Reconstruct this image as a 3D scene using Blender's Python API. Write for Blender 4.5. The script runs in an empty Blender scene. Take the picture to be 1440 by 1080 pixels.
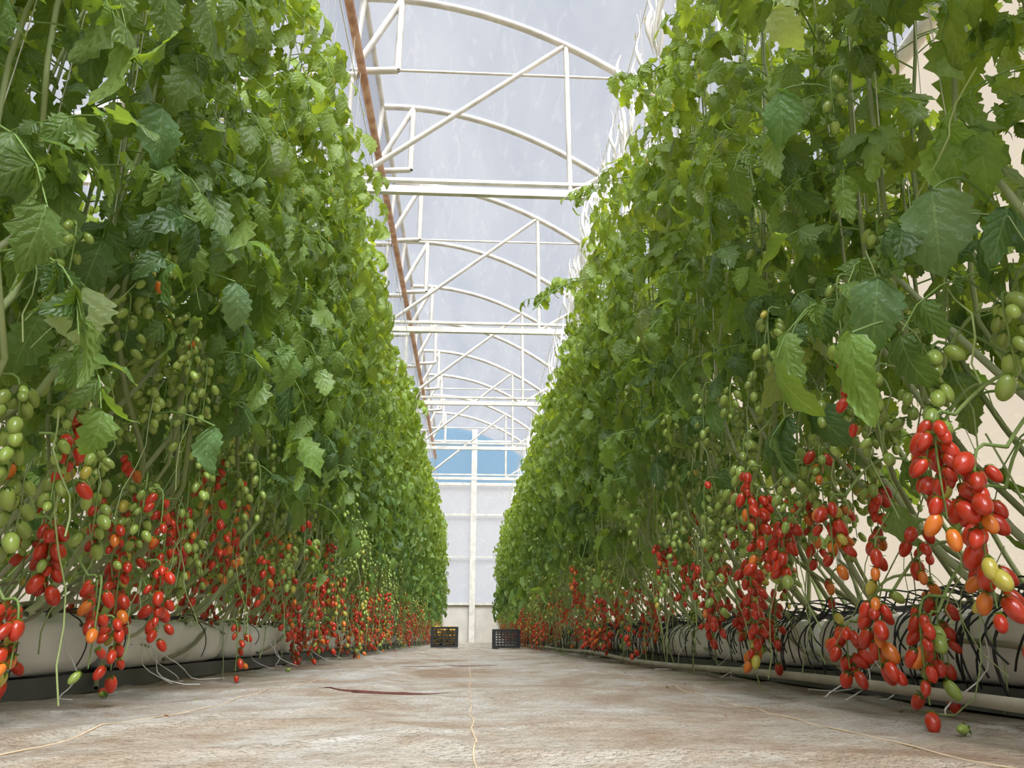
import bpy, math, numpy as np
from mathutils import Vector
rng=np.random.default_rng(7)
scene=bpy.context.scene
CAMH=0.14
YEND=20.3; YW=21.6
# ---------------------------------------------------------------- helpers
def srgb(r,g,b):
    f=lambda c:(c/255/12.92 if c/255<=.04045 else ((c/255+.055)/1.055)**2.4)
    return (f(r),f(g),f(b))
def empty(name,loc=(0,0,0)):
    e=bpy.data.objects.new(name,None); e.location=loc; e.empty_display_size=.1
    scene.collection.objects.link(e); return e
def build(name,V,F,mat,parent=None,col=None,uv=None,smooth=True):
    V=np.ascontiguousarray(V,dtype=np.float32).reshape(-1,3); F=np.ascontiguousarray(F,dtype=np.int32).reshape(-1,4)
    me=bpy.data.meshes.new(name)
    me.vertices.add(len(V)); me.vertices.foreach_set('co',V.ravel())
    me.loops.add(F.size); me.loops.foreach_set('vertex_index',F.ravel())
    me.polygons.add(len(F)); me.polygons.foreach_set('loop_start',np.arange(0,F.size,4,dtype=np.int32))
    try: me.polygons.foreach_set('loop_total',np.full(len(F),4,dtype=np.int32))
    except Exception: pass
    me.update(calc_edges=True)
    me.polygons.foreach_set('use_smooth',np.full(len(F),smooth,dtype=bool))
    if col is not None:
        c=np.ones((len(V),4),dtype=np.float32); c[:,:3]=col
        a=me.color_attributes.new('Col','FLOAT_COLOR','POINT'); a.data.foreach_set('color',c.ravel())
    if uv is not None:
        l=me.uv_layers.new(name='UVMap'); l.data.foreach_set('uv',np.ascontiguousarray(uv[F.ravel()],dtype=np.float32).ravel())
    me.materials.append(mat)
    o=bpy.data.objects.new(name,me); scene.collection.objects.link(o)
    if parent: o.parent=parent
    return o
class Acc:
    def __init__(s): s.V=[];s.F=[];s.C=[];s.U=[];s.n=0
    def add(s,V,F,C=None,U=None):
        V=np.asarray(V,dtype=np.float32).reshape(-1,3); F=np.asarray(F).reshape(-1,4)
        s.V.append(V); s.F.append(F+s.n); s.n+=len(V)
        s.C.append(np.broadcast_to(np.asarray((.5,.5,.5) if C is None else C,dtype=np.float32),V.shape))
        s.U.append(np.zeros((len(V),2)) if U is None else U)
    def make(s,name,mat,parent=None,smooth=True,uv=False):
        return build(name,np.concatenate(s.V),np.concatenate(s.F),mat,parent,np.concatenate(s.C),np.concatenate(s.U) if uv else None,smooth)
def nrm(a): return a/np.maximum(np.linalg.norm(a,axis=-1,keepdims=True),1e-9)
def tubes(P,R,K=6):
    P=np.asarray(P,dtype=float)
    if P.ndim==2: P=P[None]
    N,M,_=P.shape
    R=np.broadcast_to(np.asarray(R,dtype=float),(N,M)) if np.ndim(R)!=1 or len(R)!=N else np.broadcast_to(np.asarray(R)[:,None],(N,M))
    T=np.gradient(P,axis=1); T=nrm(T)
    ref=np.zeros_like(P); av=np.abs(nrm(P[:,-1]-P[:,0])); ax=np.argmin(av,axis=1)
    ref[np.arange(N),:,:]=np.eye(3)[ax][:,None,:]
    A=nrm(np.cross(T,ref)); B=np.cross(T,A)
    a=np.arange(K)/K*2*np.pi
    V=P[:,:,None]+R[:,:,None,None]*(np.cos(a)[:,None]*A[:,:,None]+np.sin(a)[:,None]*B[:,:,None])
    n=np.arange(N)[:,None,None]*M*K; i=np.arange(M-1)[None,:,None]*K; k=np.arange(K)[None,None,:]; k2=(k+1)%K
    F=np.stack([n+i+k,n+i+k2,n+i+K+k2,n+i+K+k],-1).reshape(-1,4)
    return V.reshape(-1,3),F
def box(c,s,bev=0):
    c=np.array(c);h=np.array(s)/2
    v=np.array([[x,y,z] for x in(-1,1) for y in(-1,1) for z in(-1,1)])*h+c
    f=[[0,1,3,2],[4,6,7,5],[0,4,5,1],[2,3,7,6],[0,2,6,4],[1,5,7,3]]
    return v,np.array(f)
def cube_sphere(n):
    V=[];F=[];base=0
    g=np.linspace(-1,1,n+1); g=np.tan(g*np.pi/4)
    for ax in range(3):
        for sg in(-1,1):
            for i in range(n+1):
                for j in range(n+1):
                    p=[0,0,0]; p[ax]=sg; p[(ax+1)%3]=g[i]; p[(ax+2)%3]=g[j]*sg; V.append(p)
            for i in range(n):
                for j in range(n):
                    a=base+i*(n+1)+j; F.append([a,a+n+1,a+n+2,a+1])
            base+=(n+1)**2
    V=nrm(np.array(V,dtype=float))
    key={};m=[];U=[]
    for v in V:
        k=tuple(np.round(v,4)+0.0)
        if k not in key: key[k]=len(U);U.append(v)
        m.append(key[k])
    return np.array(U),np.array(m)[np.array(F)]
def snoise(x,y,seed=0):
    r=np.random.default_rng(seed); s=0
    for i in range(6):
        fx,fy=r.normal(0,1,2); s=s+np.sin(x*fx+y*fy+r.uniform(0,6.28))
    return s/3
# ---------------------------------------------------------------- materials
def newmat(name):
    m=bpy.data.materials.new(name); m.use_nodes=True; nt=m.node_tree; nt.nodes.clear()
    out=nt.nodes.new('ShaderNodeOutputMaterial'); return m,nt,out
def N(nt,t,**kw):
    n=nt.nodes.new(t)
    for k,v in kw.items():
        if k.startswith('i_'):
            key=k[2:]; key=int(key) if key.isdigit() else key.replace('_',' ')
            n.inputs[key].default_value=v
        else: setattr(n,k,v)
    return n
def math_(nt,op,a,b=None):
    n=nt.nodes.new('ShaderNodeMath'); n.operation=op
    for i,v in enumerate((a,b)):
        if v is None: continue
        if isinstance(v,(int,float)): n.inputs[i].default_value=v
        else: nt.links.new(v,n.inputs[i])
    return n.outputs[0]
def ramp(nt,fac,stops):
    n=nt.nodes.new('ShaderNodeValToRGB'); e=n.color_ramp.elements
    while len(e)<len(stops): e.new(.5)
    for i,(p,c) in enumerate(stops): e[i].position=p; e[i].color=(*c,1)
    nt.links.new(fac,n.inputs[0]); return n.outputs[0]
def mixc(nt,f,a,b,mode='MIX'):
    n=nt.nodes.new('ShaderNodeMix'); n.data_type='RGBA'; n.blend_type=mode
    for s,v in ((n.inputs[0],f),(n.inputs[6],a),(n.inputs[7],b)):
        if isinstance(v,(int,float)): s.default_value=v
        elif isinstance(v,tuple): s.default_value=(*v,1)
        else: nt.links.new(v,s)
    return n.outputs[2]
def simple(name,c,rough=.5,var=.15,scale=20,metal=0,c2=None,bump=0,spec=.5):
    m,nt,out=newmat(name); L=nt.links
    tc=N(nt,'ShaderNodeTexCoord'); no=N(nt,'ShaderNodeTexNoise',i_Scale=scale,i_Detail=4.); L.new(tc.outputs['Object'],no.inputs['Vector'])
    c2=c2 or tuple(x*(1-var*2) for x in c)
    col=ramp(nt,no.outputs[0],[(.35,c2),(.6,c)])
    p=N(nt,'ShaderNodeBsdfPrincipled',i_Roughness=rough,i_Metallic=metal); p.inputs['Specular IOR Level'].default_value=spec
    L.new(col,p.inputs['Base Color'])
    if bump:
        b=N(nt,'ShaderNodeBump',i_Strength=bump,i_Distance=.01); L.new(no.outputs[0],b.inputs['Height']); L.new(b.outputs[0],p.inputs['Normal'])
    L.new(p.outputs[0],out.inputs[0]); return m
def leaf_mat():
    m,nt,out=newmat('tomato_leaf'); L=nt.links
    at=N(nt,'ShaderNodeAttribute',attribute_name='Col'); uv=N(nt,'ShaderNodeUVMap'); sp=N(nt,'ShaderNodeSeparateXYZ'); L.new(uv.outputs[0],sp.inputs[0])
    au=math_(nt,'ABSOLUTE',math_(nt,'SUBTRACT',sp.outputs[0],.5))
    mid=math_(nt,'LESS_THAN',au,.018)
    tc=N(nt,'ShaderNodeTexCoord'); no=N(nt,'ShaderNodeTexNoise',i_Scale=70.,i_Detail=4.); L.new(tc.outputs['Object'],no.inputs['Vector'])
    w=math_(nt,'FRACT',math_(nt,'ADD',math_(nt,'SUBTRACT',math_(nt,'MULTIPLY',sp.outputs[1],5.5),math_(nt,'MULTIPLY',au,3.5)),math_(nt,'MULTIPLY',no.outputs[0],1.1)))
    d=math_(nt,'ABSOLUTE',math_(nt,'SUBTRACT',w,.5))
    lat=math_(nt,'LESS_THAN',d,.05)
    vein=math_(nt,'MAXIMUM',mid,math_(nt,'MULTIPLY',lat,.7))
    c1=mixc(nt,math_(nt,'MULTIPLY',no.outputs[0],.3),at.outputs[0],(.05,.11,.02))
    c2=mixc(nt,math_(nt,'MULTIPLY',vein,.3),c1,(.36,.52,.22))
    geo=N(nt,'ShaderNodeNewGeometry')   # leaf underside is paler than the upper face
    c2=mixc(nt,math_(nt,'MULTIPLY',geo.outputs['Backfacing'],.22),c2,(.30,.42,.18))
    h=math_(nt,'ADD',math_(nt,'MULTIPLY',d,.9),math_(nt,'MULTIPLY',no.outputs[0],1.1))
    b=N(nt,'ShaderNodeBump',i_Strength=.8,i_Distance=.004); L.new(h,b.inputs['Height'])
    p=N(nt,'ShaderNodeBsdfPrincipled',i_Roughness=.45); p.inputs['Specular IOR Level'].default_value=.5
    L.new(c2,p.inputs['Base Color']); L.new(b.outputs[0],p.inputs['Normal'])
    t=N(nt,'ShaderNodeBsdfTranslucent'); L.new(mixc(nt,1.,c2,(2.0,1.75,.45),'MULTIPLY'),t.inputs[0])
    mx=N(nt,'ShaderNodeMixShader',i_0=.42); L.new(p.outputs[0],mx.inputs[1]); L.new(t.outputs[0],mx.inputs[2]); L.new(mx.outputs[0],out.inputs[0])
    return m
def attr_mat(name,rough,coat=0,sss=0):
    m,nt,out=newmat(name); L=nt.links
    at=N(nt,'ShaderNodeAttribute',attribute_name='Col')
    tc=N(nt,'ShaderNodeTexCoord'); no=N(nt,'ShaderNodeTexNoise',i_Scale=60.,i_Detail=2.); L.new(tc.outputs['Object'],no.inputs['Vector'])
    p=N(nt,'ShaderNodeBsdfPrincipled',i_Roughness=rough); p.inputs['Coat Weight'].default_value=coat; p.inputs['Coat Roughness'].default_value=.15
    L.new(mixc(nt,math_(nt,'MULTIPLY',no.outputs[0],.2),at.outputs[0],mixc(nt,.5,at.outputs[0],(.3,.2,.02))),p.inputs['Base Color']); L.new(p.outputs[0],out.inputs[0]); return m
def film_mat(name,tint,scat,fac,streak=(.6,.12,.6),cloud=.2):
    m,nt,out=newmat(name); L=nt.links
    tc=N(nt,'ShaderNodeTexCoord'); mp=N(nt,'ShaderNodeMapping'); mp.inputs['Scale'].default_value=streak; L.new(tc.outputs['Object'],mp.inputs[0])
    no=N(nt,'ShaderNodeTexNoise',i_Scale=3.,i_Detail=5.,i_Roughness=.6,i_Distortion=.6); L.new(mp.outputs[0],no.inputs['Vector'])
    n2=N(nt,'ShaderNodeTexNoise',i_Scale=14.,i_Detail=3.,i_Distortion=1.5); L.new(mp.outputs[0],n2.inputs['Vector'])
    f=math_(nt,'ADD',math_(nt,'MULTIPLY',math_(nt,'SUBTRACT',no.outputs[0],.5),cloud*2),fac)
    f=math_(nt,'ADD',f,math_(nt,'MULTIPLY',math_(nt,'GREATER_THAN',n2.outputs[0],.61),.09))
    tr=N(nt,'ShaderNodeBsdfTransparent'); tr.inputs[0].default_value=(*tint,1)
    tl=N(nt,'ShaderNodeBsdfTranslucent'); tl.inputs[0].default_value=(*scat,1)
    df=N(nt,'ShaderNodeBsdfDiffuse'); df.inputs[0].default_value=(*scat,1)
    a=N(nt,'ShaderNodeMixShader',i_0=.4); L.new(tl.outputs[0],a.inputs[1]); L.new(df.outputs[0],a.inputs[2])
    b=N(nt,'ShaderNodeMixShader'); L.new(f,b.inputs[0]); L.new(tr.outputs[0],b.inputs[1]); L.new(a.outputs[0],b.inputs[2]); L.new(b.outputs[0],out.inputs[0]); return m
M_leaf=leaf_mat(); M_fruit=attr_mat('tomato_skin',.28,.2); M_stem=attr_mat('vine_stem',.65)
M_steel=simple('painted_steel',srgb(215,211,201),.45,.12,6); M_rust=simple('rusty_pipe',srgb(206,165,138),.7,c2=srgb(165,118,92),scale=9)
M_roof=film_mat('roof_film',(.80,.85,.95),(.40,.41,.43),.32,cloud=.28)
M_side=film_mat('side_film',(.9,.9,.88),(.68,.65,.58),.88,cloud=.05)
M_gable=film_mat('gable_film',(.94,.97,1.0),(.85,.88,.90),.45,cloud=.08)
M_blue=film_mat('blue_film',(.52,.80,1.0),(.34,.60,.86),.18,cloud=.03)
M_conc=simple('concrete',srgb(195,190,180),.9,.08,3,bump=.2)
M_bag=simple('grow_bag_plastic',srgb(254,254,253),.4,.04,7,c2=srgb(243,242,238),bump=.3)
M_black=simple('black_plastic',(.02,.022,.024),.45,.2,10)
M_tray=simple('dark_gutter',(.12,.125,.13),.6,.2,5)
M_hose=simple('dusty_hose',srgb(205,198,184),.7,.12,12)
M_twine=simple('white_twine',srgb(245,243,238),.8,.03,10)
M_yel=simple('yellow_tomato_skin',srgb(225,180,55),.4,.1,10)
M_fold_shade=simple('fold_shade',srgb(100,54,44),.9,.25,25,bump=.3)  # dark red-brown stands in for the shade of cloth wrinkles
M_outer=simple('dry_soil',srgb(185,165,140),.95,.1,1)
def floor_mat():
    m,nt,out=newmat('ground_cloth'); L=nt.links
    tc=N(nt,'ShaderNodeTexCoord'); O=tc.outputs['Object']
    a=N(nt,'ShaderNodeTexNoise',i_Scale=1.7,i_Detail=8.,i_Roughness=.68,i_Distortion=.5); L.new(O,a.inputs['Vector'])
    b=N(nt,'ShaderNodeTexNoise',i_Scale=8.,i_Detail=7.,i_Roughness=.74); L.new(O,b.inputs['Vector'])
    g=N(nt,'ShaderNodeTexNoise',i_Scale=150.,i_Detail=3.); L.new(O,g.inputs['Vector'])
    base=ramp(nt,a.outputs[0],[(.36,srgb(150,126,104)),(.46,srgb(182,168,150)),(.58,srgb(200,195,186))])
    c=mixc(nt,ramp(nt,b.outputs[0],[(.42,(0,0,0)),(.66,(.75,.75,.75))]),base,srgb(152,130,108))
    c=mixc(nt,math_(nt,'MULTIPLY',math_(nt,'GREATER_THAN',g.outputs[0],.59),.45),c,srgb(112,96,82))
    h=math_(nt,'ADD',math_(nt,'MULTIPLY',b.outputs[0],3.),math_(nt,'MULTIPLY',g.outputs[0],.5))
    bp=N(nt,'ShaderNodeBump',i_Strength=.9,i_Distance=.018); L.new(h,bp.inputs['Height'])
    p=N(nt,'ShaderNodeBsdfPrincipled',i_Roughness=.7); p.inputs['Specular IOR Level'].default_value=.3
    L.new(c,p.inputs['Base Color']); L.new(bp.outputs[0],p.inputs['Normal']); L.new(p.outputs[0],out.inputs[0]); return m
M_floor=floor_mat()
# ---------------------------------------------------------------- floor
def floorz(x,y):
    r=1-np.abs(snoise(x*4+y*.6,y*2.2-x,17)); r2=1-np.abs(snoise(x*9-y,y*5+x*2,19))
    return .003*snoise(x*5,y*3,3)+.002*snoise(x*13,y*9,5)+.008*np.clip(r,0,1)**9+.006*np.clip(r2,0,1)**9-.002
def grid(xs,ys,zf):
    X,Y=np.meshgrid(xs,ys,indexing='ij'); Z=zf(X,Y); V=np.stack([X,Y,Z],-1).reshape(-1,3)
    n=len(ys); i=np.arange(len(xs)-1)[:,None]; j=np.arange(n-1)[None]; a=i*n+j
    return V,np.stack([a,a+n,a+n+1,a+1],-1).reshape(-1,4)
V,F=grid(np.concatenate([np.linspace(-4.9,-1.2,30),np.linspace(-1.18,1.18,220),np.linspace(1.2,2.9,20)]),np.concatenate([np.linspace(-5,.6,40),np.linspace(.61,5,460),np.linspace(5.03,YW,260)]),floorz)
floor=build('floor',V,F,M_floor)
V,F=grid(np.linspace(-60,60,3),np.linspace(-60,80,3),lambda x,y:x*0-.05); build('outer_ground',V,F,M_outer)
A=Acc()
for x0,x1,amp in ((.0,.02,.012),(-.42,-.62,.02),(.55,.62,.015)):
    y=np.linspace(.6,20,600); x=x0+(x1-x0)*np.exp(-y/3)+amp*snoise(y*1.3,y*0,int(x0*10)+30)*.6+.003*np.sin(y*23)
    P=np.stack([x,y,floorz(x,y)+.0004+.0008*np.sin(y*31)],-1); V,F=tubes(P,.0016,5); A.add(V,F)
M_seam=simple('cloth_seam',srgb(210,186,155),.8,.15,15)
A.make('seam',M_seam,floor)
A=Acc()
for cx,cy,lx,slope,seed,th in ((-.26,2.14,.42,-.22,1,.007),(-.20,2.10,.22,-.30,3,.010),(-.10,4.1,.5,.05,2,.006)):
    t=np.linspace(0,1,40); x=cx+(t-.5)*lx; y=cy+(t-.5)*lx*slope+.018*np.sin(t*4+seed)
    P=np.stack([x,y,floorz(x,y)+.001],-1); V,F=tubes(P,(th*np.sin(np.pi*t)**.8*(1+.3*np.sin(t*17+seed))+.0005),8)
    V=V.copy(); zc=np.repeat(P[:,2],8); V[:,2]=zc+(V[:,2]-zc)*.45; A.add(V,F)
A.make('fold_shade_streak',M_fold_shade,floor)  # dark slivers on the cloth, a wrinkle's shade painted as their colour
# ---------------------------------------------------------------- structure
def zR(x): return 6.15-(x+1)**2/6.8
def zL(x): return 5.2-(-1.15-x)**2*(1.3/14.06)
Y0=5.75; SP=1.59
ks=[k for k in range(-6,11) if Y0+k*SP<YW-.1]
fr=empty('greenhouse_frame')
arch=Acc(); tr=Acc(); ties=Acc()
xr=np.linspace(-1.15,2.9,28); xl=np.linspace(-1.15,-4.9,20)
def rod(acc,a,b,r,K=8):
    V,F=tubes(np.array([a,(np.array(a)+b)/2,b],dtype=float),r,K); acc.add(V,F)
for k in ks:
    y=Y0+k*SP
    for (xs,zf) in((xr,zR),(xl,zL)):
        V,F=tubes(np.stack([xs,xs*0+y,zf(xs)-.03],-1),.036,8); arch.add(V,F)
    Aa,B,C,D=(-1.15,y,6.12),(-.78,y,6.1),(-1.2,y,5.22),(-.78,y,5.25)
    for a,b in((Aa,C),(B,D),(B,C),(C,D)): rod(tr,a,b,.033)
    if k%2==0:
        for z,s in((3.93,.07),(4.03,.03)):
            V,F=box((-1,y,z),(7.8,.05,s)); ties.add(V,F)
        rod(tr,(.84,y,3.95),(.84,y,zR(.84)),.026); rod(tr,(-1.15,y,4.0),(.84,y,zR(.84)-.02),.026)
        rod(tr,(-2.9,y,3.95),(-2.9,y,zL(-2.9)),.024); rod(tr,(-1.15,y,4.0),(-2.9,y,zL(-2.9)),.024)
        rod(tr,(.84,y,3.95),(2.1,y,zR(2.1)),.022)
        rod(tr,(-1.2,y,5.25),(1.46,y,5.25),.013); rod(tr,(-1.2,y,3.95),(-1.2,y,5.22),.024)
        for x in(2.9,-4.9):
            V,F=box((x,y,1.97),(.08,.08,3.94)); ties.add(V,F)
            V,F=box((x,y,.03),(.16,.16,.06)); ties.add(V,F)
arch.make('arch_pipes',M_steel,fr); tr.make('truss_braces',M_steel,fr); ties.make('tie_beams_and_posts',M_steel,fr,smooth=False)
A=Acc()
yy=np.linspace(-5,YW,30)
V,F=tubes(np.stack([yy*0-1.1,yy,yy*0+5.17],-1),.04,8); A.add(V,F)
A.make('vent_pipe',M_rust,fr)
A=Acc()
for x,z,r in((-1.15,6.15,.03),(2.9,3.92,.06),(-4.9,3.92,.06)):
    V,F=tubes(np.stack([yy*0+x,yy,yy*0+z],-1),r,8); A.add(V,F)
A.make('purlins',M_steel,fr)
def strip(xs,zs,ys):
    V=np.stack([np.repeat(xs,len(ys)),np.tile(ys,len(xs)),np.repeat(zs,len(ys))],-1); n=len(ys)
    i=np.arange(len(xs)-1)[:,None]; j=np.arange(n-1)[None]; a=i*n+j
    return V,np.stack([a,a+n,a+n+1,a+1],-1).reshape(-1,4)
ys=np.linspace(-5,YW,90)
A=Acc(); V,F=strip(xr,zR(xr)+.01,ys); A.add(V,F); V,F=strip(xl,zL(xl)+.01,ys); A.add(V,F); V,F=strip(np.array([-1.17,-1.17]),np.array([5.22,6.14]),ys); A.add(V,F)
A.make('ceiling',M_roof)
def sidewall(name,x):
    zs=np.linspace(.0,3.9,20); V,F=strip(zs*0+x,zs,ys); V=V.copy(); V[:,0]+=.02*snoise(V[:,1]*3,V[:,2]*2,8); build(name,V,F,M_side)
sidewall('wall_right',2.96); sidewall('wall_left',-4.96)
V,F=box((-1,YW+.1,.5),(7.9,.2,1.0)); wf=build('wall_far',V,F,M_conc,smooth=False)
def gable(name,z0f,z1f,mat,y):
    for xs in (np.linspace(-4.9,-1.15,20),np.linspace(-1.15,2.9,24)):
        zt=zL(xs) if xs[0]<-2 else zR(xs); z1=np.minimum(zt,z1f); z0=np.minimum(z0f,z1)
        V=[];rows=8
        for j in range(rows+1): V.append(np.stack([xs,xs*0+y,z0+(z1-z0)*j/rows],-1))
        V=np.stack(V,1).reshape(-1,3); a=np.arange(len(xs)-1)[:,None]*(rows+1)+np.arange(rows)[None]
        build(name,V,np.stack([a,a+rows+1,a+rows+2,a+1],-1).reshape(-1,4),mat,wf)
gable('gable_film',1.0,4.4,M_gable,YW+.05); gable('gable_blue_film',4.4,7,M_blue,YW+.05)
A=Acc()
V,F=box((.05,YW-.08,3.02),(.16,.1,6.04)); A.add(V,F)
for x in(-3,1.6,-1.5): V,F=box((x,YW-.05,2.4),(.07,.07,4.8)); A.add(V,F)
for z,s,w in((5.7,.05,3),(4.4,.08,7.8),(3.5,.05,7.8),(1.02,.06,7.8),(2.3,.03,7.8)):
    V,F=box((-1 if w>4 else -.3,YW-.03,z),(w,.05,s)); A.add(V,F)
A.make('gable_posts',M_steel,wf,smooth=False)
# ---------------------------------------------------------------- leaves
def leaf_batch(acc,O,D,Nn,L,W,k,fold,col,lod,ser=.26):
    n=len(O)
    if n==0: return
    D=nrm(D); Nn=nrm(Nn-np.sum(Nn*D,-1,keepdims=True)*D); S=np.cross(D,Nn)
    if lod==0: t=np.array([0,.16,.42,.74,1.]); c=np.array([-1,0,1.])
    elif lod==1: t=np.array([0,.06,.16,.26,.36,.47,.58,.69,.80,.90,1.]); c=np.array([-1,-.5,0,.5,1.])
    else: t=np.linspace(0,1,25); c=np.linspace(-1,1,9)
    w=(t**.5)*((1-t)**.9)/.41; w=np.maximum(w,.02)
    se=np.ones(len(t))
    if lod==1: se[2::2]=1-ser; se[1::2]=1+ser*.3
    if lod==2: se=1+.10*np.sin(np.arange(len(t))*np.pi/2+.5)+.06*np.sin(np.arange(len(t))*2.5)
    T,C=np.meshgrid(t,c,indexing='ij'); Wt=(w[:,None]*(1+(se[:,None]-1)*np.abs(C)**3))
    k=k[:,None,None]; kt=k*T
    y=L[:,None,None]*np.sin(kt)/k; z=-L[:,None,None]*(1-np.cos(kt))/k
    asym=rng.normal(0,.06,n)[:,None,None]
    x=W[:,None,None]*.5*Wt*C+L[:,None,None]*asym*np.sin(T*3)
    z=z-fold[:,None,None]*np.abs(x)
    ph=rng.uniform(0,6.28,n)[:,None,None]; ph2=rng.uniform(4,10,n)[:,None,None]
    z=z+L[:,None,None]*.055*np.sin(T*ph2+ph+C*1.5)*np.abs(C)
    if lod>=2: z=z+L[:,None,None]*.010*np.cos((T*6-np.abs(C)*2)*2*np.pi)*np.abs(C)*(T<.95)
    V=O[:,None,None]+x[...,None]*S[:,None,None]+y[...,None]*D[:,None,None]+z[...,None]*Nn[:,None,None]
    m=len(t)*len(c); nc=len(c)
    a=(np.arange(len(t)-1)[:,None]*nc+np.arange(nc-1)[None]).reshape(-1)
    f=np.stack([a,a+1,a+nc+1,a+nc],-1)
    F=(np.arange(n)[:,None,None]*m+f[None]).reshape(-1,4)
    U=np.tile(np.stack([(C+1)/2,T],-1).reshape(-1,2),(n,1))
    acc.add(V.reshape(-1,3),F,np.repeat(col,m,axis=0),U)
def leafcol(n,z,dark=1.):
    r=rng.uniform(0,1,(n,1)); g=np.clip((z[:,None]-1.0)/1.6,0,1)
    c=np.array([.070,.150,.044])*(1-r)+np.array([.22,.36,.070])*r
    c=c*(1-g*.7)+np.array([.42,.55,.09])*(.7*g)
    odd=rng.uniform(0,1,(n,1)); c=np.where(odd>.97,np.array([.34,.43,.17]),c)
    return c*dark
SJ=np.array([.28,.30,.52,.55,.78,.80,1.0]); SD=np.array([-1,1,-1,1,-1,1,0.]); SZ=np.array([.75,.75,.95,.95,1.,1.,1.3])
def compound(facc,sacc,P,Az,L,droop,col,size,lodf,stems=True):
    n=len(P); up=np.array([0,0,1.])
    s=SJ[None,:]+rng.normal(0,.03,(n,7))
    L_=L[:,None]
    pos=P[:,None]+Az[:,None]*(L_*s*(1-.2*s*s))[...,None]+up*(L_*(.35*s-droop[:,None]*s*s))[...,None]
    T=nrm(Az[:,None]*(1-.6*s*s)[...,None]+up*(.35-2*droop[:,None]*s)[...,None])
    S=nrm(np.cross(Az,up))[:,None]
    D=T*.5+S*(SD[None,:]*.75)[...,None]+rng.normal(0,.25,(n,7,3)); D[...,2]-=rng.uniform(.1,1.3,(n,7))
    Nn=up*.85+Az[:,None]*rng.uniform(.2,1.1,(n,7,1))+rng.normal(0,.38,(n,7,3))
    sz=size[:,None]*SZ[None]*rng.uniform(.65,1.25,(n,7))
    D=D.reshape(-1,3);Nn=Nn.reshape(-1,3);O=pos.reshape(-1,3);sz=sz.ravel()
    c=np.repeat(col,7,axis=0)*rng.uniform(.72,1.28,(n*7,1))
    lod=np.repeat(lodf,7)
    for l in(0,1,2):
        q=lod==l
        if q.any(): m=q.sum(); leaf_batch(facc,O[q],D[q],Nn[q],sz[q],sz[q]*rng.uniform(.50,.70,m),rng.uniform(.3,1.7,m),rng.uniform(-.4,.55,m),c[q],l)
    if stems:
        q=lodf>0
        if q.any():
            ss=np.linspace(0,1,6)[None,:]
            pp=P[q][:,None]+Az[q][:,None]*(L[q][:,None]*ss*(1-.2*ss*ss))[...,None]+up*(L[q][:,None]*(.35*ss-droop[q][:,None]*ss*ss))[...,None]
            V,F=tubes(pp,np.linspace(.0028,.0012,6)[None,:]*np.ones((q.sum(),1)),4); sacc.add(V,F,(.20,.34,.08))
CS={0:cube_sphere(2),1:cube_sphere(4),2:cube_sphere(6)}
RED=np.array([.62,.030,.012]); ORG=np.array([.76,.19,.022]); GRN=np.array([.31,.43,.085]); YG=np.array([.54,.46,.07])
def fruits(acc,cal,O,D,L,col,lod):
    D=nrm(D); up=np.array([.3,.5,.1]); A=nrm(np.cross(D,up)); B=np.cross(D,A)
    for l in(0,1,2):
        q=lod==l
        if not q.any(): continue
        U,Fq=CS[l]; n=q.sum(); r=L[q]*rng.uniform(.275,.32,n)
        pz=U[:,2]; sh=1+.06*pz
        V=O[q][:,None]+(D[q]*L[q][:,None]*.5)[:,None]*(1-pz)[None,:,None]+(U[:,0]*sh)[None,:,None]*(A[q]*r[:,None])[:,None]+(U[:,1]*sh)[None,:,None]*(B[q]*r[:,None])[:,None]
        m=len(U); F=(np.arange(n)[:,None,None]*m+Fq[None]).reshape(-1,4)
        C=np.repeat(col[q],m,axis=0)
        top=np.tile(np.clip(pz-.55,0,1)*1.2,n)[:,None]; C=C*(1-top*.4)+np.array([.30,.30,.04])*top*.4
        acc.add(V.reshape(-1,3),F,C)
    q=np.where(lod>0)[0]
    for a in range(5):
        ang=a*2*np.pi/5; n=len(q)
        if n==0: break
        d=A[q]*math.cos(ang)+B[q]*math.sin(ang)
        leaf_batch(cal,O[q]-D[q]*.001,d+D[q]*.1,-D[q],np.full(n,.012),np.full(n,.005),rng.uniform(.3,1.2,n),np.zeros(n),np.tile(np.array([[.14,.28,.06]]),(n,1)),0)
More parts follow.
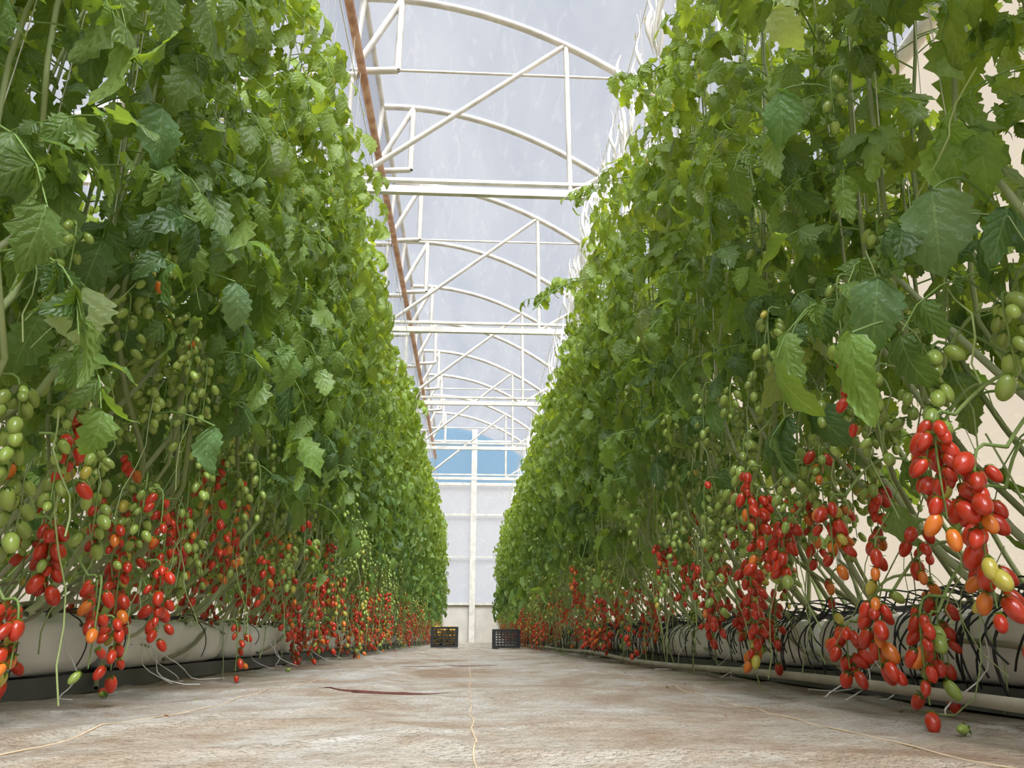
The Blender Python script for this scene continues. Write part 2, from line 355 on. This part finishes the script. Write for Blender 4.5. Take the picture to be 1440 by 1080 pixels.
def truss(facc,cal,sacc,P,out,ripe,nf,lodv,ln,fsz=.034,jit=.45):
    n=len(P); M=8; s=np.linspace(0,1,M)[None]
    j=rng.normal(0,jit,(n,3)); j[:,2]=0; o=nrm(out+j)
    path=P[:,None]+o[:,None]*(ln[:,None]*.45*np.sqrt(s)*(1-.3*s))[...,None]+np.array([0,0,-1.])*(ln[:,None]*(s**1.4-.2*np.sin(np.pi*s)))[...,None]
    V,F=tubes(path,np.linspace(.0030,.0013,M)[None]*np.ones((n,1)),5); sacc.add(V,F,(.20,.32,.08))
    O=[];D=[];C=[];LD=[];LL=[]
    for i in range(n):
        k=nf[i]; st=np.linspace(.3,1,k); px=np.stack([np.interp(st,s[0],path[i,:,a]) for a in range(3)],-1)
        sd=np.where(np.arange(k)%2==0,1.,-1.); side=np.cross(o[i],[0,0,1])
        d=side[None]*(sd*rng.uniform(.3,1.4,k))[:,None]+o[i][None]*rng.uniform(-1.0,1.1,(k,1))+np.array([0,0,-1.])*rng.uniform(.1,1.2,(k,1))
        d=nrm(d); off=rng.uniform(.008,.024,(k,1))
        O.append(px+d*off); D.append(nrm(d+np.array([0,0,-.7])))
        rp=ripe[i]-st*.42+rng.normal(0,.17,k)
        c=np.where((rp>.54)[:,None],RED*rng.uniform(.7,1.05,(k,1)),np.where((rp>.42)[:,None],ORG*rng.uniform(.8,1.05,(k,1)),np.where((rp>.32)[:,None],YG,GRN*rng.uniform(.7,1.15,(k,1)))))
        C.append(c); LD.append(np.full(k,lodv[i])); LL.append(rng.uniform(.72,1.15,k)*fsz)
    fruits(facc,cal,np.concatenate(O),np.concatenate(D),np.concatenate(LL),np.concatenate(C),np.concatenate(LD))
def lodof(y): return np.where(y<2.6,2,np.where(y<7.5,1,0))
HT={1:[(.74,1.0,.40,.20,1.1,20),(.80,1.10,.36,.18,1.0,16),(.78,1.0,.20,.13,1.15,12),(.76,1.16,.48,.12,1.1,12),(.70,1.04,.46,.16,1.15,16),(.74,1.85,.50,.20,1.05,22),(.75,1.75,.42,.14,.95,14),(.74,1.36,.22,.13,.95,16),(.78,1.30,.18,.10,.6,8),(.76,1.55,.17,.09,1.1,13),(.78,2.4,.29,.12,1.1,16),(.76,1.10,.60,.15,.1,15),(.80,1.0,.64,.14,.0,12),(.74,1.9,.66,.16,.1,18),(.75,1.5,.42,.13,.9,12),(.79,2.1,.36,.14,.9,14)],
 -1:[(-.76,1.35,.20,.11,.95,14),(-.82,1.28,.58,.18,.1,16),(-.84,1.36,.46,.15,.2,14),(-.82,1.6,.52,.18,.15,18),(-.76,1.62,.26,.08,1.2,5),(-.82,1.8,.32,.13,1.0,12),(-.82,1.5,.36,.12,1.0,10),(-.78,2.0,.24,.10,1.0,8)]}
def row(name,sg,x0,y0,y1,front,density=1.,near=True,fruit=True,dark=1.):
    e=empty(name); fol=Acc(); st=Acc(); fr_=Acc(); 
    inn=np.array([-sg,0,0.]) 
    for line in(0,1):
        ns=int((y1-y0)/(.16/density)); Y=np.linspace(y0,y1,ns)+rng.normal(0,.04,ns)
        M=22; s=np.linspace(0,1,M)[None]; top=rng.uniform(2.75,3.05,ns)
        z=.2+(top[:,None]-.2)*s
        lean=rng.uniform(-.55,.55,ns)[:,None]; yy=Y[:,None]+lean*(np.clip(s/.22,0,1)-1)+.03*np.sin(s*14+rng.uniform(0,6,(ns,1)))
        yy=np.clip(yy,y0-.1,y1+.1)
        xf=front(z)+line*.35+.025*np.sin(s*11+rng.uniform(0,6,(ns,1)))+rng.normal(0,.03,(ns,1))
        xf=xf+(x0+.15+line*.1-xf)*np.clip(1-s/.15,0,1)**1.5*.8
        path=np.stack([sg*xf,yy,z],-1)
        rad=np.linspace(.0070,.0032,M)[None]*rng.uniform(.8,1.2,(ns,1))
        V,F=tubes(path,rad,6); cc=np.repeat(np.array([[.34,.42,.18]])*rng.uniform(.6,1.2,(ns,1)),M*6,axis=0); st.add(V,F,cc)
        tp=np.stack([path[:,6],path[:,14],path[:,-1],np.stack([path[:,-1,0],path[:,-1,1],np.full(ns,3.85)],-1)],1)
        V,F=tubes(tp,.0014,3); st.add(V,F,(.75,.74,.68))
        nl=int(38*density); lz=np.linspace(.0,1,nl)[None]+rng.normal(0,.012,(ns,nl)); lz=.50+(top[:,None]-.48)*lz
        idx=np.clip((lz-.2)/(top[:,None]-.2),0,.999)*(M-1); i0=idx.astype(int); fcs=(idx-i0)[...,None]; r_=np.arange(ns)[:,None]
        P=path[r_,i0]*(1-fcs)+path[r_,np.minimum(i0+1,M-1)]*fcs; P=P.reshape(-1,3)
        n=len(P); toward=rng.uniform(0,1,n)<(.78 if line==0 else .3)
        an=rng.uniform(-1.35,1.35,n); dx=np.where(toward,-sg,sg)*np.cos(an); dy=np.sin(an)
        Az=np.stack([dx,dy,np.zeros(n)],-1)
        cl=snoise(P[:,1]*3.2,P[:,2]*3.5,11+line+int(sg))
        L=rng.uniform(.18,.32,n)*(1+.32*cl)*(1-.2*np.clip((P[:,2]-2.5)/.5,0,1))
        keep=(rng.uniform(0,1,n)<np.clip((P[:,2]-.45)/.42,.15,1)*(.92+.25*cl))
        if fruit:
            keep&=~((line==0)&toward&(P[:,2]<.95)&(rng.uniform(0,1,n)<.5))
            keep&=~((P[:,2]<.62)&(rng.uniform(0,1,n)<.5))
        P,Az,L=P[keep],Az[keep],L[keep]; n=len(P)
        lod=lodof(P[:,1]); lod=np.where(lod==2,1,lod)
        if not near: lod=lod*0
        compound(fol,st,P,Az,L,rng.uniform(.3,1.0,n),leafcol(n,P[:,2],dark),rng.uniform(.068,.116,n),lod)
        if line==0:
            nfw=int(ns*3.2); ii=rng.integers(0,ns,nfw); jj=rng.integers(12,M-1,nfw); B=path[ii,jj]+np.stack([-sg*rng.uniform(.08,.30,nfw),rng.normal(0,.08,nfw),rng.normal(0,.04,nfw)],-1)
            for a in range(5):
                d=np.stack([np.zeros(nfw)-sg*.3,np.full(nfw,math.cos(a*1.2566)),np.full(nfw,math.sin(a*1.2566))],-1)
                leaf_batch(fol,B,d,np.tile(inn,(nfw,1)),np.full(nfw,.018),np.full(nfw,.010),np.full(nfw,.5),np.zeros(nfw),np.tile(np.array([[.9,.8,.06]]),(nfw,1)),0)
        if fruit:
            f=1. if line==0 else .6
            for zlo,zhi,per,rl,rh in((.17,.52,17.,.74,1.3),(.38,.68,11.,.25,1.0),(.46,.98,28.,-.2,.42),(.95,1.7,4.,-.3,.2)):
                nt_=int((y1-y0)*per*f); ty=rng.uniform(y0,y1,nt_)
                tz=rng.uniform(zlo,zhi,nt_)
                cl=snoise(ty*4,tz*5,21+line+int(sg)*3); q=(cl>-.4)&((ty>1.25)|(line==1)); 
                if sg<0: q&=(ty>1.5)|(rng.uniform(0,1,nt_)<.3)
                ty,tz=ty[q],tz[q]; nt_=len(ty)
                xf=front(tz)+line*.3+(x0-front(tz))*np.clip(1-tz/.6,0,1)*.3
                P=np.stack([sg*(xf-rng.uniform(-.08,.13 if line==0 else .1,nt_)),ty,tz],-1)
                ld=lodof(ty)
                ln=np.minimum(rng.uniform(.08,.18,nt_),tz-.035)
                truss(fr_,fol,st,P,np.tile(inn,(nt_,1)),rng.uniform(rl,rh,nt_),rng.integers(5,14,nt_),ld,ln,fsz=.035 if rh>.5 else .031)
    if fruit:
        h=np.array(HT[sg]); nh=len(h)
        truss(fr_,fol,st,h[:,:3]+np.array([sg*.03,0,0]),np.tile(inn,(nh,1)),h[:,4],h[:,5].astype(int),np.full(nh,2),np.minimum(h[:,3],h[:,2]-.05),fsz=.0375,jit=.3)
        for q in h:
            t=np.linspace(0,1,8); a=np.array([sg*.97,q[1]+.08,q[2]+.10]); b=q[:3]+np.array([sg*.03,0,0]); P=a*(1-t[:,None])+b*t[:,None]; P[:,2]+=.03*np.sin(np.pi*t)
            V,F=tubes(P,.0030,6); st.add(V,F,(.24,.34,.10))
        for i in range(70):
            ya=y0+.7+i*.27+rng.normal(0,.05); 
            if ya>y1-1: break
            t=np.linspace(0,1,16); ly=rng.choice([-1,1])*rng.uniform(.3,.7)
            x=x0-.02-.16*t+.02*np.sin(t*7+i); z=.19+.75*t**1.3
            V,F=tubes(np.stack([sg*x,np.clip(ya+ly*(1-t)**1.2,y0,y1),z],-1),np.linspace(.0085,.006,16)[None],7); st.add(V,F,np.array([.42,.48,.27])*rng.uniform(.75,1.1))
        for i in range(90):
            L=rng.uniform(.6,1.6); a=rng.uniform(y0,y1-L); t=np.linspace(0,1,14)
            x=x0-rng.uniform(.0,.10)+.03*np.sin(t*8+i)+.12*t; zz=rng.uniform(.03,.24)+.05*np.sin(t*6+i*2)+.15*t**3
            V,F=tubes(np.stack([sg*x,a+t*L,np.maximum(zz,.015)],-1),rng.uniform(.004,.007),6); st.add(V,F,np.array([.46,.46,.32])*rng.uniform(.6,1.1))
        for i in range(900):
            a=rng.uniform(y0,y1); t=np.linspace(0,1,7); zt=rng.uniform(.25,1.0); l=rng.uniform(.12,.4)
            x=front(zt)-rng.uniform(-.1,.12)+rng.normal(0,.04)*t; y=a+rng.normal(0,.12)*t+.02*np.sin(t*9+i); z=zt-l*t
            V,F=tubes(np.stack([sg*x,y,np.maximum(z,.01)],-1),rng.uniform(.001,.0022),4); st.add(V,F,np.array([.30,.39,.15])*rng.uniform(.6,1.4))
    fol.make('foliage',M_leaf,e,uv=True); st.make('vines',M_stem,e)
    if fruit: fr_.make('tomatoes',M_fruit,e)
    return e
fR=lambda z: .86+.15*np.clip((z-.8)/2.2,0,1)
fL=lambda z: .85+.03*np.clip((z-.8)/2.2,0,1)
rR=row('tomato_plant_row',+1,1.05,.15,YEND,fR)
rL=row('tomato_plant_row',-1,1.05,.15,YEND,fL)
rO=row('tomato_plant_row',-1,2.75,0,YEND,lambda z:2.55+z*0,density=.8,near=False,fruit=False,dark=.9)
# large leaves hanging into the aisle
H=Acc();HS=Acc()
hero=[((.74,1.0,.83),(-.25,-.1,-1),(-.7,-.8,.35),.15,.115,.9,(.18,.31,.13)),
((.66,1.06,.70),(-.35,.0,-1),(-.6,-.9,.2),.13,.085,1.0,(.14,.27,.12)),
((.60,1.06,.60),(-.12,-.05,-1),(-.9,-.5,.1),.155,.075,.5,(.24,.42,.09)),
((-.735,1.3,.765),(.05,-.1,-1),(.45,-.9,.15),.115,.125,.25,(.38,.50,.22)),
((-.66,1.75,1.16),(.1,.0,-1),(.7,-.7,.3),.13,.09,.9,(.24,.38,.18)),
((-.60,1.7,.98),(.3,.1,-1),(.5,-.8,.5),.13,.08,1.0,(.20,.34,.16)),
((-.62,1.75,.62),(.2,.1,-1),(.6,-.8,.2),.12,.065,.5,(.17,.33,.12)),
((.66,1.3,1.28),(-.4,.1,-1),(-.7,-.7,.4),.14,.09,1.0,(.15,.30,.10)),
((-.68,1.35,1.22),(.25,.1,-1),(.7,-.7,.4),.14,.095,.8,(.17,.32,.13))]
for o,d,n,L,W,k,c in hero:
    leaf_batch(H,np.array([o]),np.array([d],dtype=float),np.array([n],dtype=float),np.array([L]),np.array([W]),np.array([k]),np.array([.15]),np.array([c]),2)
    sg=np.sign(o[0]); t=np.linspace(0,1,8)[:,None]; a=np.array([sg*.9,o[1]+.05,o[2]-.02]); P=a*(1-t)+np.array(o)*t; P[:,2]+=.05*np.sin(np.pi*t[:,0])
    V,F=tubes(P,.0022,5); HS.add(V,F,(.16,.28,.08))
for (y,z,l) in((4.2,2.25,.62),(3.6,2.65,.4),(5.4,2.9,.45),(2.4,2.4,.4)):
    t=np.linspace(0,1,10); P=np.stack([.98-l*t,y+.1*np.sin(t*3),z+.25*l*np.sin(t*2.6)-.25*t*t],-1); V,F=tubes(P,.004,5); HS.add(V,F,(.16,.28,.08))
    n=7; q=P[2:9]; az=nrm(np.stack([-np.ones(n)*.6,rng.normal(0,.8,n),np.zeros(n)],-1))
    compound(H,HS,q,az,rng.uniform(.12,.2,n),rng.uniform(.5,1.,n),leafcol(n,q[:,2]),rng.uniform(.06,.085,n),np.ones(n,int))
H.make('overhanging_leaves',M_leaf,rR,uv=True); HS.make('petioles',M_stem,rR)
# ---------------------------------------------------------------- growing troughs
def bag(acc,sg,xc,yc,L,seed):
    nu,nv=40,28; a=np.linspace(0,2*np.pi,nv,endpoint=False); yv=np.linspace(-1,1,nu)
    se=lambda c,p: np.sign(c)*np.abs(c)**p
    Yg,Ag=np.meshgrid(yv,a,indexing='ij'); end=(1-np.abs(Yg)**10)**.35; end=np.maximum(end,.02)
    w=.12*end**.4; h=.074*end
    x=w*se(np.cos(Ag),.45); z=h*se(np.sin(Ag),.5)
    bump=.007*snoise(Yg*9+seed,Ag*2.2,seed)+.004*snoise(Yg*30,Ag*6,seed+1)
    x+=np.cos(Ag)*bump; z+=np.sin(Ag)*bump*(np.sin(Ag)>0)
    V=np.stack([sg*xc+x,yc+Yg*L/2,.121+z],-1).reshape(-1,3)
    i=np.arange(nu-1)[:,None]*nv; j=np.arange(nv)[None]; j2=(j+1)%nv
    acc.add(V,np.stack([i+j,i+j2,i+nv+j2,i+nv+j],-1).reshape(-1,4))
TE={}
for sg in(1,-1):
    e=empty('grow_bag_trough'); TE[sg]=e
    A=Acc(); y=.2;s=0
    while y<YEND-.9: bag(A,sg,1.135,y+.5,1.02,s+(50 if sg>0 else 0)); y+=1.06; s+=1
    A.make('grow_bags',M_bag,e)
    T=Acc(); ys_=np.linspace(.1,YEND,60)
    prof=[(1.02,.045),(1.0,.0),(1.0,.0),(1.32,.0),(1.32,.045),(1.30,.045),(1.30,.040),(1.04,.040),(1.04,.045),(1.02,.045)]
    V=np.array([[(sg*px,yq,pz+.003) for px,pz in prof] for yq in ys_]).reshape(-1,3); n=len(prof)
    i=np.arange(len(ys_)-1)[:,None]*n; j=np.arange(n-1)[None]; a=i+j; T.add(V,np.stack([a,a+1,a+n+1,a+n],-1).reshape(-1,4))
    T.make('drain_gutter',M_tray,e,smooth=False)
def drip(sg,per,mat,r,seed,zt=.27):
    A=Acc(); rr=np.random.default_rng(seed); n=int((YEND-.5)*per)
    t=np.linspace(0,1,14); P=[]
    for i in range(n):
        y=rr.uniform(.3,YEND-.2); dy=rr.normal(0,.07); h=rr.uniform(.205,zt); ends=rr.uniform(.02,.12)
        x=1.16-(.17+rr.uniform(0,.06))*np.sin(t*np.pi*.6)
        z=.195+(h-.195)*np.sin(np.clip(t*1.6,0,1)*np.pi); z=np.where(t>.45,.195+(ends-.195)*((t-.45)/.55)**1.3,z)
        P.append(np.stack([sg*x,y+dy*t+.015*np.sin(t*6+i),z],-1))
    V,F=tubes(np.array(P),r,5); A.add(V,F); 
    yh=np.linspace(.2,YEND,60); V,F=tubes(np.stack([yh*0+sg*1.22,yh,.212+.006*np.sin(yh*4)],-1),.009,8); A.add(V,F)
    return A.make('drip_tubes',mat,TE[sg])
drip(1,34,M_black,.0022,3,.25); drip(-1,3,M_black,.0020,4,.22)
rr=np.random.default_rng(9); AA={1:Acc(),-1:Acc()}
for i in range(70):
    sg=rr.choice([-1,1]); y=rr.uniform(1,12); t=np.linspace(0,1,10); l=rr.uniform(.1,.35)
    x=.98-l*.5*t+.02*np.sin(t*8+i); z=np.maximum(.14*(1-t)**2,.008); P=np.stack([sg*x,y+rr.normal(0,.15)*t,z],-1); V,F=tubes(P,.0016,4); AA[sg].add(V,F)
for sg in(1,-1): AA[sg].make('twine_scraps',M_twine,TE[sg])
y=np.linspace(.4,YEND-.5,300); x=.90+.035*snoise(y*1.8,y*0,6)-.02; z=.032+.014*np.maximum(snoise(y*2.2,y*0,9),-.7)
V,F=tubes(np.stack([x,y,z],-1),.0115,10); build('irrigation_hose',V,F,M_hose)
# overhead crop wires + wound twine hanging from them
A=Acc(); yw=np.linspace(-1,YW-.2,20)
for x in(1.03,1.36,-.87,-1.22,-2.55,-2.9): V,F=tubes(np.stack([yw*0+x,yw,yw*0+3.86],-1),.004,5); A.add(V,F)
rr=np.random.default_rng(12)
for x,n,sdv,ymax in((1.03,130,.04,7.5),(1.06,50,.03,20),(1.34,150,.05,14),(-1.22,40,.05,18)):
    Y=rr.uniform(1.5,ymax,n)
    t=np.linspace(0,1,9); P=[];R=[]
    for yv in Y:
        xx=x+rr.normal(0,sdv); l=rr.uniform(.4,1.0); P.append(np.stack([xx+.02*np.sin(t*9+yv*7),yv+.02*np.sin(t*7),3.85-l*t],-1)); b=rr.uniform(.3,.7); R.append(.003+rr.uniform(.006,.017)*np.exp(-((t-b)/.22)**2))
    V,F=tubes(np.array(P),np.array(R),6); A.add(V,F)
A.make('crop_wires_and_twine',M_twine)
# ---------------------------------------------------------------- crates
def crate(x,y,w,d,h,filled):
    e=empty('harvest_crate',(x,y,0)); A=Acc(); z0=.012; b=.012
    def bx(c,s): V,F=box(c,s); A.add(V,F)
    bx((0,0,z0+.006),(w,d,.012))
    for sx in(-1,1):
        for sy in(-1,1): bx((sx*(w/2-.012),sy*(d/2-.012),z0+h/2),(.03,.03,h))
    for sy in(-1,1):
        for z in np.linspace(.02,h-.012,7): bx((0,sy*(d/2-b/2),z0+z),(w,b,.017 if z<h-.03 else .03))
        for u in np.linspace(-w/2+.03,w/2-.03,8): bx((u,sy*(d/2-b/2),z0+h*.5),(.010,b*.8,h*.94))
    for sx in(-1,1):
        for z in np.linspace(.02,h-.012,7):
            if abs(z-h*.75)<.03: continue
            bx((sx*(w/2-b/2),0,z0+z),(b,d,.018 if z<h-.03 else .03))
        for u in np.linspace(-d/2+.03,d/2-.03,6): bx((sx*(w/2-b/2),u,z0+h*.5),(b*.8,.008,h*.94))
    A.make('crate_body',M_black,e,smooth=False)
    if filled:
        G=Acc(); rr=np.random.default_rng(5)
        U,Fq=CS[1]
        for i in range(200):
            c=np.array([rr.uniform(-w/2+.04,w/2-.04),rr.uniform(-d/2+.04,d/2-.04),z0+.03+rr.uniform(0,h-.04)]); V=U*np.array([.022,.022,.03])*rr.uniform(.8,1.2)+c; G.add(V,Fq)
        G.make('yellow_tomatoes',M_yel,e)
crate(-.34,10.7,.36,.30,.26,True); crate(.46,9.9,.34,.30,.22,False)
# ---------------------------------------------------------------- litter
LF=Acc();LC=Acc(); rr=np.random.default_rng(31)
pts=[(.76,1.2,0),(-.86,1.95,0),(-.90,2.05,1)]
for i in range(10):
    sg=rr.choice([-1,1]); pts.append((sg*rr.uniform(.70,.82),rr.uniform(3,14),rr.integers(0,2)))
O=np.array([(x,y,floorz(x,y)+.010) for x,y,c in pts]); D=nrm(np.stack([rr.normal(0,1,len(O)),rr.normal(0,1,len(O)),np.zeros(len(O))],-1))
C=np.array([RED if c else GRN for *_,c in pts]); fruits(LF,LC,O,D,np.full(len(O),.026),C,np.ones(len(O),int))
n=220; sg=rr.choice([-1,1],n); xx=sg*rr.uniform(.25,.98,n)**.7; yy=rr.uniform(1.1,14,n); O=np.stack([xx,yy,floorz(xx,yy)+.004],-1)
cc=np.array([[.32,.24,.08],[.22,.13,.06],[.25,.33,.07],[.4,.1,.03]])[rr.integers(0,4,n)]
leaf_batch(LC,O,nrm(np.stack([rr.normal(0,1,n),rr.normal(0,1,n),np.full(n,.05)],-1)),np.tile([0,0,1.],(n,1)),rr.uniform(.006,.020,n),rr.uniform(.004,.009,n),rr.uniform(.3,1,n),np.zeros(n),cc,0)
e=empty('fallen_tomatoes_and_leaf_litter'); LF.make('fallen_fruit',M_fruit,e); LC.make('leaf_scraps',M_leaf,e,uv=True)
# ---------------------------------------------------------------- light
w=bpy.data.worlds.new('World'); scene.world=w; w.use_nodes=True; nt=w.node_tree; nt.nodes.clear()
out=nt.nodes.new('ShaderNodeOutputWorld'); bg=nt.nodes.new('ShaderNodeBackground'); tc=N(nt,'ShaderNodeTexCoord')
no=N(nt,'ShaderNodeTexNoise',i_Scale=2.2,i_Detail=5.); nt.links.new(tc.outputs['Generated'],no.inputs['Vector'])
sky=ramp(nt,no.outputs[0],[(.3,(.74,.79,.90)),(.7,(.92,.93,.97))]); nt.links.new(sky,bg.inputs[0]); bg.inputs[1].default_value=.47; nt.links.new(bg.outputs[0],out.inputs[0])
sd=bpy.data.lights.new('sun','SUN'); sd.energy=9.2; sd.angle=math.radians(36); sd.color=(1,.97,.91); so=bpy.data.objects.new('sun',sd); scene.collection.objects.link(so)
d=Vector((-.12,.66,-1.0)); so.rotation_euler=d.to_track_quat('-Z','Y').to_euler(); so.location=(3,-3,10)
# ---------------------------------------------------------------- camera
cd=bpy.data.cameras.new('camera'); cd.lens=26; cd.sensor_width=36; cd.clip_start=.02; cd.clip_end=300
co=bpy.data.objects.new('camera',cd); co.location=(0,0,CAMH); co.rotation_euler=(math.radians(90+18.9),0,math.radians(-3.1)); scene.collection.objects.link(co); scene.camera=co
scene.view_settings.view_transform='Standard'; scene.view_settings.exposure=.55; scene.view_settings.gamma=1.03
